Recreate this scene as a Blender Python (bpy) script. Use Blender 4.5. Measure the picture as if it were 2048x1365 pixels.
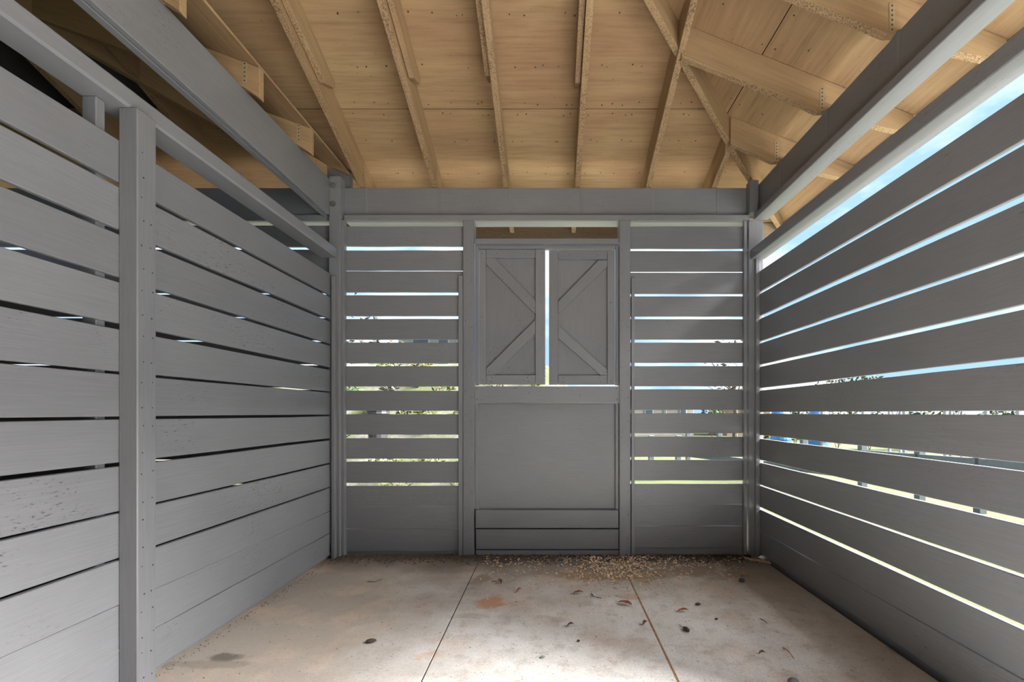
import bpy, bmesh, math, random
from mathutils import Vector, Matrix, noise as mnoise

random.seed(7)
for o in list(bpy.data.objects):
    bpy.data.objects.remove(o, do_unlink=True)
scene = bpy.context.scene
COL = scene.collection

# ------------------------------------------------------------------ camera
H = 1.238                      # camera height above the floor
F = 910.0                      # focal length in pixels of the 2048 px wide frame
VX, VY = 1100.0, 826.0         # where the level view axis meets the frame
cam_d = bpy.data.cameras.new('camera')
cam_d.sensor_width = 36.0
cam_d.lens = F / 2048.0 * 36.0
cam_d.shift_x = -(VX - 1024.0) / 2048.0
cam_d.shift_y = (VY - 682.5) / 2048.0
cam_d.clip_start = 0.05
cam_d.clip_end = 500
cam = bpy.data.objects.new('camera', cam_d)
cam.location = (0, 0, H)
cam.rotation_euler = (math.radians(90), 0, 0)
COL.objects.link(cam)
scene.camera = cam

# ------------------------------------------------------------------ sky
w = bpy.data.worlds.new('sky')
scene.world = w
w.use_nodes = True
nt = w.node_tree
nt.nodes.clear()
out = nt.nodes.new('ShaderNodeOutputWorld')
bg = nt.nodes.new('ShaderNodeBackground')
tc = nt.nodes.new('ShaderNodeTexCoord')
mp = nt.nodes.new('ShaderNodeMapping')
mp.inputs['Scale'].default_value = (1.0, 1.0, 2.2)
no = nt.nodes.new('ShaderNodeTexNoise')
no.inputs['Scale'].default_value = 2.6
no.inputs['Detail'].default_value = 7
no.inputs['Roughness'].default_value = 0.58
cr = nt.nodes.new('ShaderNodeValToRGB')
cr.color_ramp.elements[0].position = 0.42
cr.color_ramp.elements[0].color = (0.30, 0.48, 0.80, 1)
cr.color_ramp.elements[1].position = 0.68
cr.color_ramp.elements[1].color = (0.98, 0.99, 1.0, 1)
nt.links.new(tc.outputs['Generated'], mp.inputs['Vector'])
nt.links.new(mp.outputs['Vector'], no.inputs['Vector'])
nt.links.new(no.outputs['Fac'], cr.inputs['Fac'])
nt.links.new(cr.outputs['Color'], bg.inputs['Color'])
bg.inputs["Strength"].default_value = 0.50
nt.links.new(bg.outputs['Background'], out.inputs['Surface'])

# ------------------------------------------------------------------ sun (soft hazy sun from the right)
sun_d = bpy.data.lights.new('sun', 'SUN')
sun_d.energy = 15.0
sun_d.angle = math.radians(42)
sun_d.color = (1.0, 0.975, 0.94)
sun = bpy.data.objects.new('sun', sun_d)
sun_dir = Vector((-0.75, 0.05, -0.69)).normalized()      # way the light travels
sun.rotation_euler = sun_dir.to_track_quat('-Z', 'Y').to_euler()
sun.location = (9, 0, 14)
COL.objects.link(sun)

scene.view_settings.view_transform = 'Standard'
scene.view_settings.look = 'None'
scene.view_settings.exposure = 1.80
scene.view_settings.gamma = 1.0
scene.view_settings.use_curve_mapping = False

# ================================================================== materials
def mat_new(name):
    m = bpy.data.materials.new(name)
    m.use_nodes = True
    n = m.node_tree.nodes
    n.clear()
    o = n.new('ShaderNodeOutputMaterial')
    b = n.new('ShaderNodeBsdfPrincipled')
    m.node_tree.links.new(b.outputs[0], o.inputs[0])
    return m, m.node_tree, b

def nd(t, kind, **kw):
    n = t.nodes.new(kind)
    for k, v in kw.items():
        if k in n.inputs:
            n.inputs[k].default_value = v
        else:
            setattr(n, k, v)
    return n

def ramp(t, src, stops):
    r = t.nodes.new('ShaderNodeValToRGB')
    e = r.color_ramp.elements
    while len(e) > 1:
        e.remove(e[-1])
    e[0].position, e[0].color = stops[0][0], tuple(stops[0][1]) + (1,)
    for p, c in stops[1:]:
        k = e.new(p)
        k.color = tuple(c) + (1,)
    t.links.new(src, r.inputs['Fac'])
    return r.outputs['Color']

def g3(v):
    return (v, v, v)

def mixc(t, fac, a, b, mode='MIX'):
    m = t.nodes.new('ShaderNodeMix')
    m.data_type = 'RGBA'
    m.blend_type = mode
    for sock, val in ((m.inputs[0], fac), (m.inputs[6], a), (m.inputs[7], b)):
        if hasattr(val, 'is_linked') or hasattr(val, 'links'):
            t.links.new(val, sock)
        elif isinstance(val, (int, float)):
            sock.default_value = val
        else:
            sock.default_value = tuple(val) + ((1,) if len(val) == 3 else ())
    return m.outputs[2]

def mathn(t, op, a, b=None, clamp=False):
    m = t.nodes.new('ShaderNodeMath')
    m.operation = op
    m.use_clamp = clamp
    for i, v in enumerate((a, b)):
        if v is None:
            continue
        if hasattr(v, 'links'):
            t.links.new(v, m.inputs[i])
        else:
            m.inputs[i].default_value = v
    return m.outputs[0]

def obj_coords(t, scale=(1, 1, 1), shift=True, world=False):
    tcn = t.nodes.new('ShaderNodeTexCoord')
    if world:
        g = t.nodes.new('ShaderNodeNewGeometry')
        src = g.outputs['Position']
    else:
        src = tcn.outputs['Object']
    if shift:
        oi = t.nodes.new('ShaderNodeObjectInfo')
        sc = t.nodes.new('ShaderNodeVectorMath')
        sc.operation = 'MULTIPLY_ADD'
        cmb = t.nodes.new('ShaderNodeCombineXYZ')
        for i in range(3):
            t.links.new(oi.outputs['Random'], cmb.inputs[i])
        t.links.new(cmb.outputs[0], sc.inputs[0])
        sc.inputs[1].default_value = (37.0, 23.0, 51.0)
        t.links.new(src, sc.inputs[2])
        src = sc.outputs[0]
    m = t.nodes.new('ShaderNodeMapping')
    m.inputs['Scale'].default_value = scale
    t.links.new(src, m.inputs['Vector'])
    return m.outputs['Vector']

def noise(t, vec, scale, detail=3, rough=0.55):
    n = nd(t, 'ShaderNodeTexNoise', Scale=scale, Detail=detail, Roughness=rough)
    t.links.new(vec, n.inputs['Vector'])
    return n.outputs['Fac']

def bump(t, b, h, strength=0.2, dist=0.004):
    bn = nd(t, 'ShaderNodeBump', Strength=strength, Distance=dist)
    t.links.new(h, bn.inputs['Height'])
    t.links.new(bn.outputs['Normal'], b.inputs['Normal'])

def make_paint(name, col, scuff=0.7, rough=0.33):
    m, t, b = mat_new(name)
    v = obj_coords(t, (1.6, 60, 60))
    v2 = obj_coords(t, (1, 1, 1))
    grain = noise(t, v, 3.0, 5, 0.65)
    cloud = noise(t, v2, 2.2, 3)
    base = mixc(t, ramp(t, grain, [(0.3, g3(0)), (0.7, g3(1))]), tuple(c * 0.89 for c in col), tuple(c * 1.09 for c in col))
    base = mixc(t, mathn(t, 'MULTIPLY', ramp(t, cloud, [(0.35, g3(0)), (0.7, g3(1))]), 0.35), base, tuple(c * 0.80 for c in col))
    oi = t.nodes.new('ShaderNodeObjectInfo')
    hs = t.nodes.new('ShaderNodeHueSaturation')
    mr = nd(t, 'ShaderNodeMapRange')
    mr.inputs['To Min'].default_value = 0.92
    mr.inputs['To Max'].default_value = 1.08
    t.links.new(oi.outputs['Random'], mr.inputs['Value'])
    t.links.new(mr.outputs[0], hs.inputs['Value'])
    t.links.new(base, hs.inputs['Color'])
    base = hs.outputs['Color']
    # worn flecks: short dark scratches grouped in patches
    v3 = obj_coords(t, (9, 30, 30))
    fl = noise(t, v3, 4.0, 4, 0.7)
    pa = noise(t, v2, 1.7, 2)
    fleck = mathn(t, 'MULTIPLY', ramp(t, fl, [(0.60, g3(0)), (0.65, g3(1))]), ramp(t, pa, [(0.53, g3(0)), (0.62, g3(1))]))
    base = mixc(t, mathn(t, 'MULTIPLY', fleck, 0.75 * scuff), base, (0.045, 0.042, 0.04))
    t.links.new(base, b.inputs['Base Color'])
    b.inputs['Roughness'].default_value = rough
    b.inputs['Specular IOR Level'].default_value = 0.5
    bump(t, b, grain, 0.35, 0.0016)
    return m

def make_wood(name, ca, cb, cc, speck=0.0, gsc=(1.2, 26, 26), blotch=1.4, rough=0.8):
    m, t, b = mat_new(name)
    v = obj_coords(t, gsc)
    v2 = obj_coords(t, (1, 1, 1))
    gr = noise(t, v, 2.2, 6, 0.62)
    wv = nd(t, 'ShaderNodeTexNoise', Scale=blotch, Detail=4, Distortion=0.6)
    t.links.new(v2, wv.inputs['Vector'])
    bl = wv.outputs['Fac']
    c = mixc(t, ramp(t, bl, [(0.34, g3(0)), (0.66, g3(1))]), ca, cb)
    c = mixc(t, mathn(t, 'MULTIPLY', ramp(t, gr, [(0.42, g3(0)), (0.72, g3(1))]), 0.55), c, cc)
    f = noise(t, obj_coords(t, (0.5, 9, 9)), 1.2, 3)
    c = mixc(t, mathn(t, 'MULTIPLY', ramp(t, f, [(0.45, g3(0)), (0.75, g3(1))]), 0.35), c, tuple(min(1, x * 1.35) for x in ca))
    dots = noise(t, v2, 46, 2, 0.5)
    c = mixc(t, mathn(t, 'MULTIPLY', ramp(t, dots, [(0.70, g3(0)), (0.74, g3(1))]), 0.5), c, tuple(x * 0.35 for x in ca))
    if speck:
        tcn = t.nodes.new('ShaderNodeTexCoord')
        sx = t.nodes.new('ShaderNodeSeparateXYZ')
        t.links.new(tcn.outputs['Normal'], sx.inputs[0])
        under = ramp(t, mathn(t, 'MULTIPLY', sx.outputs['Y'], -1.0), [(0.4, g3(0)), (0.75, g3(1))])
        sp = noise(t, v2, 125, 3, 0.7)
        pt = noise(t, v2, 4.5, 2)
        k = mathn(t, 'MULTIPLY', ramp(t, sp, [(0.47, g3(0)), (0.58, g3(1))]), ramp(t, pt, [(0.30, g3(0.25)), (0.62, g3(1))]))
        k = mathn(t, 'MULTIPLY', k, under)
        c = mixc(t, mathn(t, 'MULTIPLY', k, speck), c, (0.045, 0.030, 0.018))
    t.links.new(c, b.inputs['Base Color'])
    b.inputs['Roughness'].default_value = rough
    b.inputs['Specular IOR Level'].default_value = 0.25
    bump(t, b, gr, 0.3, 0.0015)
    return m

def make_plain(name, col, rough=0.7, var=0.15, scale=6, bumpy=0.0, metal=0.0):
    m, t, b = mat_new(name)
    v = obj_coords(t)
    n = noise(t, v, scale, 4)
    c = mixc(t, ramp(t, n, [(0.3, g3(0)), (0.7, g3(1))]), tuple(x * (1 - var) for x in col), tuple(min(1, x * (1 + var)) for x in col))
    t.links.new(c, b.inputs['Base Color'])
    b.inputs['Roughness'].default_value = rough
    b.inputs['Metallic'].default_value = metal
    if bumpy:
        bump(t, b, n, bumpy, 0.02)
    return m

PAINT = make_paint('grey_paint', (0.188, 0.193, 0.204))
PAINT_WORN = make_paint('grey_paint_worn', (0.188, 0.193, 0.204), scuff=1.4)
PLY = make_wood('plywood', (0.33, 0.228, 0.118), (0.285, 0.172, 0.093), (0.165, 0.100, 0.048), gsc=(1.4, 22, 22))
RAFT = make_wood('rafter_timber', (0.36, 0.25, 0.132), (0.32, 0.205, 0.108), (0.20, 0.125, 0.065), speck=0.72, gsc=(1.2, 30, 30))
SOFFIT = make_wood('eave_board', (0.33, 0.25, 0.165), (0.29, 0.21, 0.135), (0.16, 0.11, 0.07), gsc=(8, 30, 30))
NAIL = make_plain('nail_steel', (0.035, 0.03, 0.028), 0.6)
STRAP = make_plain('strap_steel', (0.33, 0.245, 0.14), 0.55, 0.1)
BOLT = make_plain('bolt_steel', (0.10, 0.105, 0.10), 0.5, 0.2)
ROOFC = make_plain('added_cover_felt', (0.06, 0.06, 0.065), 0.9)
SOIL = make_plain('dark_soil', (0.028, 0.022, 0.017), 0.95, 0.5, 60, 0.5)

# ================================================================== builders
def link(o, parent=None):
    COL.objects.link(o)
    if parent is not None:
        o.parent = parent
    return o

def tag(o, label=None, cat=None, group=None, kind=None):
    if label: o['label'] = label
    if cat: o['category'] = cat
    if group: o['group'] = group
    if kind: o['kind'] = kind
    return o

def empty(name, loc=(0, 0, 0)):
    o = bpy.data.objects.new(name, None)
    o.empty_display_size = 0.1
    o.location = loc
    return link(o)

def put(o, parent):
    """link o under parent, keeping o.matrix_basis as its place in the world"""
    COL.objects.link(o)
    if parent is not None:
        p = Matrix.Identity(4)
        q = parent
        chain = []
        while q is not None:
            chain.append(q.matrix_basis.copy())
            q = q.parent
        for mtx in reversed(chain):
            p = p @ mtx
        wm = o.matrix_basis.copy()
        o.parent = parent
        o.matrix_basis = p.inverted() @ wm
    return o

def mesh_obj(name, verts, faces, mat, parent=None, mtx=None, smooth=False, mats=None, midx=None):
    me = bpy.data.meshes.new(name)
    me.from_pydata([tuple(v) for v in verts], [], faces)
    for m in (mats or [mat]):
        me.materials.append(m)
    if midx:
        for p, i in zip(me.polygons, midx):
            p.material_index = i
    if smooth:
        for p in me.polygons:
            p.use_smooth = True
    me.update()
    o = bpy.data.objects.new(name, me)
    if mtx is not None:
        o.matrix_basis = mtx
    return put(o, parent)

def frame(origin, ex, ey):
    ex = Vector(ex).normalized()
    ey = Vector(ey)
    ey = (ey - ex * ey.dot(ex)).normalized()
    ez = ex.cross(ey)
    m = Matrix((ex, ey, ez)).transposed().to_4x4()
    m.translation = Vector(origin)
    return m

def prism(name, poly, t, mtx, mat, parent=None, bevel=0.0025, center=True):
    """polygon in local XY (X along the grain), thickness t along local Z"""
    bm = bmesh.new()
    z0 = -t / 2 if center else 0.0
    # keep counter-clockwise
    a = sum(poly[i][0] * poly[(i + 1) % len(poly)][1] - poly[(i + 1) % len(poly)][0] * poly[i][1] for i in range(len(poly)))
    if a < 0:
        poly = poly[::-1]
    vb = [bm.verts.new((x, y, z0)) for x, y in poly]
    vt = [bm.verts.new((x, y, z0 + t)) for x, y in poly]
    bm.faces.new(vb[::-1])
    bm.faces.new(vt)
    n = len(poly)
    for i in range(n):
        j = (i + 1) % n
        bm.faces.new((vb[i], vb[j], vt[j], vt[i]))
    if bevel:
        bmesh.ops.bevel(bm, geom=list(bm.edges), offset=bevel, segments=1, affect='EDGES', clamp_overlap=True)
    me = bpy.data.meshes.new(name)
    bm.to_mesh(me)
    bm.free()
    me.materials.append(mat)
    o = bpy.data.objects.new(name, me)
    o.matrix_basis = mtx
    return put(o, parent)

def box(name, x0, x1, y0, y1, z0, z1, mat, parent=None, bevel=0.003, axis=None):
    """axis-aligned timber in the world; its local X runs along its longest side"""
    d = (abs(x1 - x0), abs(y1 - y0), abs(z1 - z0))
    c = Vector(((x0 + x1) / 2, (y0 + y1) / 2, (z0 + z1) / 2))
    k = d.index(max(d)) if axis is None else axis
    if k == 0:
        m, L, W, T = frame(c, (1, 0, 0), (0, 0, 1)), d[0], d[2], d[1]
    elif k == 1:
        m, L, W, T = frame(c, (0, 1, 0), (0, 0, 1)), d[1], d[2], d[0]
    else:
        m, L, W, T = frame(c, (0, 0, 1), (1, 0, 0)), d[2], d[0], d[1]
    return prism(name, [(-L / 2, -W / 2), (L / 2, -W / 2), (L / 2, W / 2), (-L / 2, W / 2)], T, m, mat, parent, bevel)

def slat(name, p0, p1, zt, zb, t, mat, parent, wob=0.0012, n=9, zt1=None, zb1=None):
    """horizontal board from p0 to p1 (plan points of its inner face), top zt, bottom zb; edges a little uneven"""
    p0, p1 = Vector((p0[0], p0[1], 0)), Vector((p1[0], p1[1], 0))
    L = (p1 - p0).length
    ex = (p1 - p0).normalized()
    zt1 = zt if zt1 is None else zt1
    zb1 = zb if zb1 is None else zb1
    zc = (zt + zb) / 2
    m = frame((p0.x, p0.y, zc), ex, (0, 0, 1))
    ez = Vector(m.col[2][:3])
    # outward is +local z when the inner face should look at the stall centre (0, 2)
    inner = Vector((0.0, 2.0, 0)) - (p0 + p1) / 2
    s = -1 if ez.dot(inner) > 0 else 1
    c = 0.0025
    vs, fs = [], []
    for i in range(n + 1):
        x = L * i / n
        u = i / n
        jt, jb, jd = (random.uniform(-wob, wob) for _ in range(3))
        yt, yb = zt + (zt1 - zt) * u - zc + jt, zb + (zb1 - zb) * u - zc + jb
        prof = [(yb + c, 0), (yt - c, 0), (yt, c), (yt, t - c), (yt - c, t), (yb + c, t), (yb, t - c), (yb, c)]
        for y, z in prof:
            vs.append((x, y, s * z + jd * 0.6))
    for i in range(n):
        for k in range(8):
            a, b2 = i * 8 + k, i * 8 + (k + 1) % 8
            q = (a, b2, b2 + 8, a + 8)
            fs.append(q if s > 0 else q[::-1])
    e0, e1 = tuple(range(8)), tuple(range(n * 8, n * 8 + 8))
    fs.append(e0[::-1] if s > 0 else e0)
    fs.append(e1 if s > 0 else e1[::-1])
    o = mesh_obj(name, vs, fs, mat, parent, m)
    bm = bmesh.new(); bm.from_mesh(o.data)
    bmesh.ops.recalc_face_normals(bm, faces=bm.faces); bm.to_mesh(o.data); bm.free()
    return o

def dots(name, pts, r, mat, parent, normal, kind='stuff', h=0.0015, seg=6):
    """many tiny nail heads as one mesh; pts are world points, normal the way they face"""
    nrm = Vector(normal).normalized()
    a = nrm.orthogonal().normalized()
    b2 = nrm.cross(a)
    vs, fs = [], []
    for p in pts:
        p = Vector(p)
        k = len(vs)
        rr = r * random.uniform(0.75, 1.25)
        for lvl, q in ((0, 1.0), (h, 0.8)):
            for i in range(seg):
                an = 2 * math.pi * i / seg
                vs.append(p + nrm * lvl + (a * math.cos(an) + b2 * math.sin(an)) * rr * q)
        fs.append(tuple(k + seg + i for i in range(seg)))
        for i in range(seg):
            j = (i + 1) % seg
            fs.append((k + i, k + j, k + seg + j, k + seg + i))
    o = mesh_obj(name, vs, fs, mat, parent)
    if kind:
        o['kind'] = kind
    return o

def px(x, y, Y):
    """world point seen at photo pixel x, y at depth Y"""
    return Vector(((x - VX) / F * Y, Y, H + (VY - y) / F * Y))

def clip(poly, a, b, c):
    """keep the part of a plan polygon where a*x + b*y <= c"""
    res = []
    for i in range(len(poly)):
        p, q = poly[i], poly[(i + 1) % len(poly)]
        dp, dq = a * p[0] + b * p[1] - c, a * q[0] + b * q[1] - c
        if dp <= 0:
            res.append(p)
        if (dp < 0 < dq) or (dq < 0 < dp):
            u = dp / (dp - dq)
            res.append((p[0] + (q[0] - p[0]) * u, p[1] + (q[1] - p[1]) * u))
    return res

# ================================================================== ground outdoors
def ground_material():
    m, t, b = mat_new('lawn')
    v = obj_coords(t, shift=False)
    n1 = noise(t, v, 1.1, 4)
    n2 = noise(t, v, 30, 4, 0.7)
    c = mixc(t, ramp(t, n1, [(0.35, g3(0)), (0.65, g3(1))]), (0.045, 0.060, 0.012), (0.070, 0.066, 0.022))
    c = mixc(t, ramp(t, n2, [(0.35, g3(0)), (0.7, g3(0.7))]), c, (0.02, 0.03, 0.006))
    t.links.new(c, b.inputs['Base Color'])
    b.inputs['Roughness'].default_value = 0.95
    bump(t, b, n2, 0.6, 0.03)
    return m
LAWN = ground_material()
CONC = make_plain('pale_concrete', (0.60, 0.60, 0.585), 0.85, 0.1, 9, 0.1)
GRAVEL = make_plain('pale_gravel', (0.40, 0.385, 0.35), 0.95, 0.35, 28, 0.6)

def quad_slab(name, x0, x1, y0, y1, z, mat, thick=0.05):
    o = box(name, x0, x1, y0, y1, z - thick, z, mat, None, 0.0, axis=0)
    return o
g = mesh_obj('ground', [(-60, -60, -.09), (60, -60, -.09), (60, 90, -.09), (-60, 90, -.09)], [(0, 1, 2, 3)], LAWN)
tag(g, 'green lawn stretching away outside the slatted walls', 'ground', kind='structure')
p = quad_slab('pavement', 1.95, 9.5, -9.0, 1.75, -0.05, CONC)  # added out of view as a bright bounce surface for the stall
tag(p, 'unseen pale concrete apron added to bounce sunlight into the open side of the stall', 'pavement', kind='structure')
p = quad_slab('pavement', 2.05, 2.7, 1.77, 6.0, -0.05, CONC)
tag(p, 'narrow pale concrete path running along the outer slatted wall', 'pavement', kind='structure')
p = quad_slab('pavement', -6.0, 2.04, 4.14, 5.6, -0.05, GRAVEL)
tag(p, 'strip of pale gravel behind the half door wall', 'pavement', kind='structure')

# ================================================================== floor
def floor_material():
    m, t, b = mat_new('stable_floor')
    v = obj_coords(t, shift=False, world=True)
    big = noise(t, v, 1.3, 5, 0.6)
    mid = noise(t, v, 5.5, 5, 0.65)
    fine = noise(t, v, 95, 3, 0.7)
    sep = t.nodes.new('ShaderNodeSeparateXYZ')
    t.links.new(v, sep.inputs[0])
    X, Y = sep.outputs['X'], sep.outputs['Y']
    # swept pale middle, dusty margins
    base = mixc(t, ramp(t, mid, [(0.34, g3(0)), (0.62, g3(1))]), (0.66, 0.645, 0.62), (0.76, 0.755, 0.745))
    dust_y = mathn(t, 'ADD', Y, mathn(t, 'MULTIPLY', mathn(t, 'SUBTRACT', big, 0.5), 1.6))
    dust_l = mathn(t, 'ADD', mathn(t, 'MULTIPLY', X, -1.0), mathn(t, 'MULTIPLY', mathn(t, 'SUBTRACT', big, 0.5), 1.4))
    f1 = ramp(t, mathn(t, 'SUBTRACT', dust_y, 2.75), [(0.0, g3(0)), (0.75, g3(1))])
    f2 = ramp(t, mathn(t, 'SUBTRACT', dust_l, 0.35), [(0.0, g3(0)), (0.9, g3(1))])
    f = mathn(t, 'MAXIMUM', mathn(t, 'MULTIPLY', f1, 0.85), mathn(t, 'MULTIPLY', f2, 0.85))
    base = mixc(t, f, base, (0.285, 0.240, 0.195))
    # orange and pink tints
    tint = noise(t, v, 2.3, 4, 0.6)
    base = mixc(t, mathn(t, 'MULTIPLY', ramp(t, tint, [(0.50, g3(0)), (0.68, g3(1))]), 0.5), base, (0.62, 0.46, 0.35))
    mott = noise(t, v, 9.0, 6, 0.7)
    base = mixc(t, mathn(t, 'MULTIPLY', ramp(t, mott, [(0.50, g3(0)), (0.66, g3(1))]), 0.45), base, (0.34, 0.29, 0.24))
    # rust stains
    def spot(cx, cy, rx, ry, col, amt, base, edge=0.5):
        dx = mathn(t, 'DIVIDE', mathn(t, 'SUBTRACT', X, cx), rx)
        dy = mathn(t, 'DIVIDE', mathn(t, 'SUBTRACT', Y, cy), ry)
        d = mathn(t, 'ADD', mathn(t, 'MULTIPLY', dx, dx), mathn(t, 'MULTIPLY', dy, dy))
        d = mathn(t, 'ADD', d, mathn(t, 'MULTIPLY', mathn(t, 'SUBTRACT', mid, 0.5), 3.2))
        k = ramp(t, d, [(0.15, g3(1)), (0.15 + edge, g3(0))])
        return mixc(t, mathn(t, 'MULTIPLY', k, amt), base, col)
    spots = [(978, 1207, .16, .12, (0.55, 0.25, 0.12), .75), (850, 1312, .10, .06, (0.66, 0.30, 0.14), .6),
             (1275, 1193, .12, .10, (0.50, 0.27, 0.12), .5), (1215, 1150, .55, .22, (0.30, 0.19, 0.10), .8),
             (960, 1165, .10, .20, (0.22, 0.16, 0.10), .6), (745, 1284, .045, .03, (0.10, 0.08, 0.06), .8),
             (452, 1315, .10, .05, (0.10, 0.09, 0.075), .85), (945, 1232, .20, .06, (0.36, 0.29, 0.22), .5),
             (400, 1330, .30, .05, (0.20, 0.18, 0.155), .55), (1370, 1140, .50, .28, (0.22, 0.165, 0.115), .75),
             (1120, 1240, .10, .06, (0.42, 0.34, 0.28), .4), (1800, 1310, .05, .10, (0.13, 0.125, 0.12), .7)]
    for sx, sy, rx, ry, col, amt in spots:
        yy = H * F / (sy - VY)
        base = spot((sx - VX) / F * yy, yy, rx, ry, col, amt, base)
    # dark damp dirt against the far wall
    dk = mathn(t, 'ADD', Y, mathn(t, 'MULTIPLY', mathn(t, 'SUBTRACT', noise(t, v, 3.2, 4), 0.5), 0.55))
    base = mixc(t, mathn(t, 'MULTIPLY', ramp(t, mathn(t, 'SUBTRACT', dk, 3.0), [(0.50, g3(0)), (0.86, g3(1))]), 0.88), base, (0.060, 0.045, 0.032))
    # grey ribbed matting look at the right margin
    rg = mathn(t, 'ADD', X, mathn(t, 'MULTIPLY', mathn(t, 'SUBTRACT', big, 0.5), 0.35))
    base = mixc(t, mathn(t, 'MULTIPLY', ramp(t, mathn(t, 'SUBTRACT', rg, 1.0), [(0.40, g3(0)), (0.62, g3(1))]), 0.55), base, (0.27, 0.262, 0.25))
    base = mixc(t, mathn(t, 'MULTIPLY', ramp(t, fine, [(0.40, g3(0)), (0.68, g3(1))]), 0.30), base, (0.20, 0.175, 0.15))
    crumbs = noise(t, v, 34, 4, 0.75)
    base = mixc(t, mathn(t, 'MULTIPLY', ramp(t, crumbs, [(0.625, g3(0)), (0.67, g3(1))]), 0.65), base, (0.12, 0.085, 0.055))
    t.links.new(base, b.inputs['Base Color'])
    b.inputs['Roughness'].default_value = 0.75
    b.inputs['Specular IOR Level'].default_value = 0.3
    bump(t, b, fine, 0.35, 0.003)
    return m
FLOOR = floor_material()
fl = empty('floor', (0, 2, 0))
tag(fl, 'dusty pale stall floor of three slabs with rust stains', 'floor', kind='structure')
SEAM_L, SEAM_R = -0.593, 0.590
FLOOR_F = -2.1
for x0, x1 in ((-1.90, SEAM_L - .002), (SEAM_L + .002, SEAM_R - .004), (SEAM_R + .004, 1.79)):
    box('slab', x0, x1, FLOOR_F, 4.12, -0.09, 0.0, FLOOR, fl, 0.003)
SEAMM = make_plain('rusty_seam', (0.33, 0.17, 0.07), 0.9, 0.4, 30)
box('joint_fill', SEAM_R - .004, SEAM_R + .004, FLOOR_F, 4.1, -0.08, -0.0015, SEAMM, fl, 0)
box('joint_fill', SEAM_L - .002, SEAM_L + .002, FLOOR_F, 4.1, -0.08, -0.0015, SOIL, fl, 0)
box('soil_groove', 1.79, 2.03, FLOOR_F, 4.1, -0.20, -0.055, SOIL, fl, 0)

# ================================================================== timber heights (above the floor)
FLAT_B, FLAT_T = H + 1.668, H + 1.722
BEAM_T = H + 1.978
RAIL_B, RAIL_T = H + 1.325, H + 1.411
FRONT_Y = -2.00
RIGHT_END = 1.62                         # the bright wall stops here; the stall is open from here forward

# ------------------------------------------------------------------ right wall
wr = empty('wall_right', (1.804, 1.7, 0))
tag(wr, 'dark grey slatted wall with bright sky between its boards', 'wall', kind='structure')
RS = [(1.220, 1.043), (1.022, .8352), (.8065, .6146), (.5953, .414), (.3943, .2129), (.1894, .0067), (-.009, -.192),
      (-.2246, -.4046), (-.43, -.617), (-.6296, -.8107), (-.831, -1.0165), (-1.019, -1.205)]
for zt, zb in RS:
    slat('slat', (1.804, 3.956), (1.804, RIGHT_END), H + zt, H + zb, 0.024, PAINT, wr)
box('added_sill_board', 1.835, 1.87, RIGHT_END, 4.0, -0.12, 0.07, PAINT, wr)  # added behind the bottom slat to block light from outside
box('nailer', 1.768, 1.803, 3.905, 3.945, 0.0, RAIL_B, PAINT, wr)

# ------------------------------------------------------------------ left wall
wl = empty('wall_left', (-1.87, 1.7, 0))
tag(wl, 'light grey slatted partition with narrow dark gaps', 'wall', kind='structure')
LS = [(1.183, 1.002), (.981, .7985), (.7735, .589), (.568, .387), (.3635, .18), (.1685, -.0165), (-.031, -.216),
      (-.235, -.4255), (-.438, -.63), (-.643, -.836), (-.8375, -1.022), (-1.0245, -1.212)]
for i, (zt, zb) in enumerate(LS):
    slat('slat', (-1.87, FRONT_Y), (-1.87, 3.872), H + zt, H + zb, 0.024, PAINT_WORN, wl, wob=0.0022)
box('added_sill_board', -1.915, -1.896, FRONT_Y, 4.0, -0.1, 0.06, PAINT, wl)  # added low board, blocks light under this wall too
box('nailer', -1.853, -1.823, 3.852, 3.896, 0.0, H + 1.16, PAINT, wl)
box('nailer', -1.955, -1.896, 1.90, 1.94, 0.0, RAIL_B, PAINT, wl)

# ------------------------------------------------------------------ back wall panels
BY = 3.975
S = BY / F
def zpx(y, Y=BY):
    return H + (VY - y) / F * Y
wb = empty('wall_back', (0, BY, 0))
tag(wb, 'grey slatted end wall beside and around the half door', 'wall', kind='structure')
LG = [453, 492.5, 501, 540.5, 542.8, 584.5, 591, 632.3, 638.3, 679.3, 685.5, 727, 733, 773.5, 782, 822, 829, 869.8, 877, 918, 924, 966.5, 972.5, 1013.9, 1014.7, 1058.1, 1058.9, 1104]
RG = [453, 497, 502.3, 543, 545.8, 587.5, 593, 633, 638.8, 679.4, 685.6, 726, 732.8, 773, 779.3, 820.3, 827.2, 867, 874, 914.5, 921, 961.5, 968.7, 1009.2, 1009.9, 1052.3, 1052.9, 1096]
XL0, XL1 = (692 - VX) * S, (926 - VX) / F * 3.94 - .001
XR0, XR1 = (1261 - VX) / F * 3.94 + .001, (1491 - VX) * S
for k in range(0, len(LG), 2):
    slat('slat', (XL0, BY), (XL1, BY), zpx(LG[k]), zpx(LG[k + 1]), 0.024, PAINT, wb, n=6)
for k in range(0, len(RG), 2):
    slat('slat', (XR0, BY), (XR1, BY), zpx(RG[k]), zpx(RG[k + 1]), 0.024, PAINT, wb, n=6)
box('added_sill_board', XL0, XL1, BY + .012, BY + .05, -0.08, 0.07, PAINT, wb)
box('added_sill_board', XR0, XR1, BY + .012, BY + .05, -0.08, 0.07, PAINT, wb)
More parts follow.
